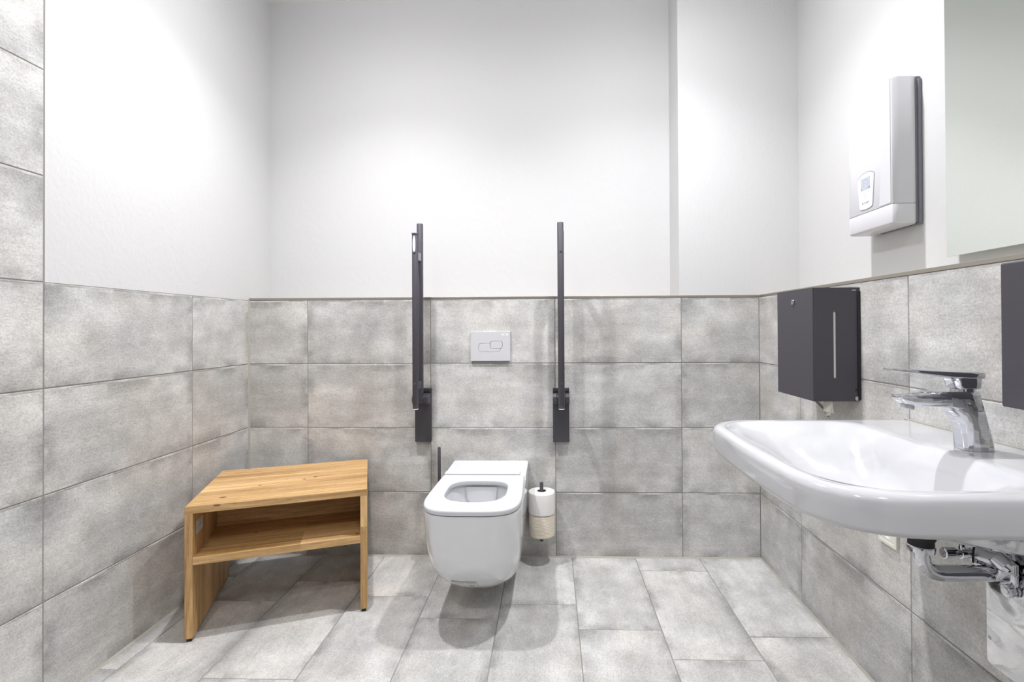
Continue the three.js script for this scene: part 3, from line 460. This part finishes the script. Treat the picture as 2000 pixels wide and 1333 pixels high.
// wall socket
{
  const t = thing('wall_socket', 'cream wall socket frame just under the washbasin', 'socket', [RIGHT, 0, 0]);
  const cz = 0.898, cy = 0.497;
  part(t, 'socket_frame', toRightWall(slab(rr(cz - 0.0405, cz + 0.0405, cy - 0.0405, cy + 0.0405, 0.006), 0.009, 0.0025, [rr(cz - 0.0285, cz + 0.0285, cy - 0.0285, cy + 0.0285, 0.004)]), 0), M.creamPlastic);
  part(t, 'socket_insert', toRightWall(slab(rr(cz - 0.0278, cz + 0.0278, cy - 0.0278, cy + 0.0278, 0.004), 0.007, 0.001, [Array.from({ length: 28 }, (_, k) => [cz + 0.0195 * Math.cos(k / 28 * 6.2832), cy + 0.0195 * Math.sin(k / 28 * 6.2832)])]), 0), M.creamPlastic);
  part(t, 'contact_well', toRightWall(slab(Array.from({ length: 28 }, (_, k) => [cz + 0.0195 * Math.cos(k / 28 * 6.2832), cy + 0.0195 * Math.sin(k / 28 * 6.2832)]), 0.002, 0.0002), 0), M.creamPlastic);
}
// paper towel dispenser
{
  const t = thing('towel_dispenser', 'dark paper towel dispenser with a vertical slot on the right-hand tiles', 'towel dispenser', [RIGHT, 0, 0]);
  const zf = 0.517, zn = 0.768, y0 = 0.8585, y1 = 1.2245, d = 0.148;
  // folded sheet-metal case: open below, slot in the near side
  const w = 0.0025;
  part(t, 'case', merge([rbox(-d, -d + w, y0, y1, zf, zn, 0.0011), rbox(-d, 0, y1 - w, y1, zf, zn, 0.0011), rbox(-d, -0.0005, y0, y1, zf, zf + w, 0.0011)]), M.anthracite);
  const side = slab(rr(-d, -0.003, y0, y1, 0.002), w, 0.0009, [rr(-0.0835, -0.0755, 0.933, 1.147, 0.0038)]); side.translate(0, 0, zn - w); part(t, 'side_plate', side, M.anthracite);
  part(t, 'towel_window', box(-0.092, -0.066, 0.91, 1.16, zn - 0.012, zn - w - 0.0015), M.paper, 'towels showing through the slot');
  part(t, 'back_plate', rbox(-0.009, -0.0005, y0 + 0.004, y1 - 0.012, zf + 0.004, zn + 0.004, 0.001), M.rubber);
  part(t, 'lock', merge([bar([-d, 1.184, 0.640], [-d - 0.005, 1.184, 0.640], 0.0088, 0.0012), box(-d - 0.0062, -d - 0.0048, 1.180, 1.188, 0.6392, 0.6408)]), M.chrome, 'round chrome lock');
  part(t, 'button', bar([-0.0115, 0.868, zn - 0.001], [-0.0115, 0.868, zn + 0.0025], 0.0068, 0.001), M.satin, 'small pale button');
  part(t, 'emblem', box(-0.017, -0.009, 0.892, 0.8985, zn - 0.001, zn + 0.0004), M.rubber, 'small dark square emblem');
  const tx = canvasTexture(256, 96, (c, w, h) => { c.fillStyle = '#48464d'; c.fillRect(0, 0, w, h); c.fillStyle = '#f0f0f2'; c.font = 'bold 78px sans-serif'; c.textAlign = 'center'; c.textBaseline = 'middle'; c.fillText('HEWI', w / 2, h / 2 + 3); });
  const lab = new THREE.PlaneGeometry(0.0155, 0.0058); lab.translate(-0.0185, 1.2155, zn + 0.0005); part(t, 'lettering', lab, new THREE.MeshStandardMaterial({ map: tx, roughness: 0.5 }));
}
// the towel hanging out
{
  const t = thing('paper_towel', 'folded pale paper towel hanging out of the dispenser bottom', 'paper towel', [2.385, 0, 0.69]);
  const sheet = (za, zb, low, off, ph) => {                           // a hanging fold: top edge za..zb along the wall, lower edge given by low(s)
    const n = 24, m = 10, face = (d) => Array.from({ length: m + 1 }, (_, j) => Array.from({ length: n + 1 }, (_, i) => { const s = i / n, v = j / m, [zl, yl] = low(s); return [d + off + 0.012 * v * Math.sin(s * 5 + ph), 0.872 + (yl - 0.872) * v, za + (zb - za) * s + (zl - za - (zb - za) * s) * v]; }));
    const rows = face(0).map((r, j) => [...r, ...face(0.0009)[j].reverse()]); return loft(rows, { capStart: true, capEnd: true });
  };
  const lowA = (s) => [-0.060 + 0.125 * s, s < 0.45 ? 0.845 - 0.030 * s / 0.45 : s < 0.8 ? 0.815 - 0.013 * (s - 0.45) / 0.35 : 0.802 + 0.006 * (s - 0.8) / 0.2];
  const s1 = sheet(-0.085, 0.071, lowA, 0, 0), s2 = sheet(0.0, 0.070, (s) => [0.015 + 0.052 * s, 0.828 - 0.012 * s], -0.008, 2);
  part(t, 'sheet', s1, M.paper); part(t, 'sheet', s2, M.paper);
}
// soap dispenser at the frame edge
{
  const t = thing('soap_dispenser', 'dark flat soap dispenser above the faucet beside the mirror underside', 'soap dispenser', [RIGHT, 0, 0]);
  part(t, 'case', rbox(-0.118, -0.0005, 0.9425, 1.2205, 1.398, 1.51, 0.004, 3), M.anthracite);
  part(t, 'pump_lever', rbox(-0.10, -0.05, 0.925, 0.943, 1.43, 1.48, 0.003), M.satin);
}
// mirror
{
  const t = thing('wall_mirror', 'large frameless mirror on the white wall above the washbasin', 'mirror', [WALL_R2, 0, 0]);
  part(t, 'mirror_glass', rbox(-0.030, -0.024, 1.300, 2.22, 0.9055, 1.66, 0.0008), M.mirror);
  part(t, 'mirror_backing', box(-0.024, -0.0005, 1.312, 2.20, 0.945, 1.63), M.whitePlastic);
}
// water heater
{
  const t = thing('water_heater', 'white wall-mounted electric water heater with a small control panel', 'water heater', [WALL_R2, 0, 0]);
  const xf = -0.092, xb = -0.018, zf = 0.536, zn = 0.773, N = 64;
  const plan = (i, r = 0.010) => resample(roundPoly([[xb - 0.0, zf + i, 0.004], [xf + i, zf + i, r], [xf + i, zn - i, r], [xb - 0.0, zn - i, 0.004]], 8), N);
  const ring = (y, i) => plan(i).map(([x, z]) => [x, y, z]);
  part(t, 'housing', loft([ring(1.4925, 0.0012), ring(1.493, 0.0003), ring(1.494, 0), ring(1.894, 0), ring(1.900, 0.0018), ring(1.9035, 0.006), ring(1.905, 0.012)], { capStart: true, capEnd: true, crease: 0.9 }), M.whitePlastic);
  part(t, 'lower_cover', loft([ring(1.427, 0.007), ring(1.4278, 0.004), ring(1.430, 0.0012), ring(1.434, 0), ring(1.4900, 0), ring(1.491, 0.0003), ring(1.4915, 0.0012)], { capStart: true, capEnd: true, crease: 0.9 }), M.whitePlastic);
  part(t, 'seam', box(xf + 0.003, xb, 1.4905, 1.4935, zf + 0.003, zn - 0.003), M.greyPlastic);
  part(t, 'raised_strip', toRightWall(slab(roundPoly([[0.708, 1.496, 0.001], [zn - 0.009, 1.496, 0.001], [zn - 0.009, 1.896, 0.001], [0.744, 1.896, 0.001]], 3), 0.0016, 0.0008), xf), M.whitePlastic);
  part(t, 'back_plate', merge([rbox(xb, -0.0005, 1.432, 1.90, zf + 0.002, zn - 0.002, 0.003), rbox(xb + 0.006, -0.0005, 1.425, 1.89, zf + 0.05, zn + 0.004, 0.003)]), M.greyPlastic, 'grey back plate');
  const tip = (g) => { const p = []; for (const [z, y] of g) p.push([z, y]); return p; };
  const outline = roundPoly([[0.594, 1.613, 0.006], [0.616, 1.628, 0.018], [0.662, 1.630, 0.018], [0.684, 1.617, 0.006], [0.674, 1.508, 0.010], [0.640, 1.503, 0.02], [0.606, 1.508, 0.010]], 7);
  const bigger = outline.map(([z, y]) => [0.64 + (z - 0.64) * 1.035, 1.566 + (y - 1.566) * 1.03 + 0.0018]);
  part(t, 'bezel', toRightWall(slab(tip(bigger), 0.0016, 0.0006), xf), M.lightGrey, 'grey rim of the control panel');
  const tx = canvasTexture(512, 720, (c, w, h) => {
    c.fillStyle = '#dfe4ee'; c.fillRect(0, 0, w, h);
    c.fillStyle = '#b9bfc9'; c.fillRect(118, 96, 280, 236); c.fillStyle = '#a3aab5'; c.fillRect(118, 96, 280, 12);
    c.strokeStyle = '#8d95a3'; c.lineWidth = 9; c.beginPath(); c.arc(258, 200, 74, Math.PI * 0.75, Math.PI * 2.25); c.stroke();
    c.fillStyle = '#7f8794'; c.font = 'bold 30px sans-serif'; c.textAlign = 'center'; c.textBaseline = 'middle'; c.fillText('38', 258, 200);
    c.fillStyle = '#4c5361'; for (const [x, y] of [[144, 288], [144, 312], [300, 302]]) c.fillRect(x - 9, y - 8, 18, 16); c.fillRect(352, 282, 28, 34);
    c.fillStyle = '#a5adba'; for (const x of [150, 220, 290, 360]) c.fillRect(x - 18, 386, 36, 8);
    c.strokeStyle = '#aab2be'; c.lineWidth = 7; c.beginPath(); c.arc(256, 466, 26, 0, 6.3); c.stroke();
    c.fillStyle = '#3e434e'; c.font = 'bold 50px sans-serif'; c.textAlign = 'left'; c.fillText('CLAGE', 202, 580); c.beginPath(); c.moveTo(150, 580); c.lineTo(172, 558); c.lineTo(194, 580); c.lineTo(172, 602); c.fill();
    c.fillStyle = '#dfe4ee'; c.fillRect(160, 577, 24, 6);
  });
  const pg = toRightWall(slab(tip(outline), 0.0026, 0.0006), xf); planarUV(pg, [2, 1], 0.592, 0.686, 1.502, 1.630);
  part(t, 'control_panel', pg, new THREE.MeshStandardMaterial({ map: tx, roughness: 0.3 }), 'pale control panel with a grey display');
}
renderer.render(scene, camera);
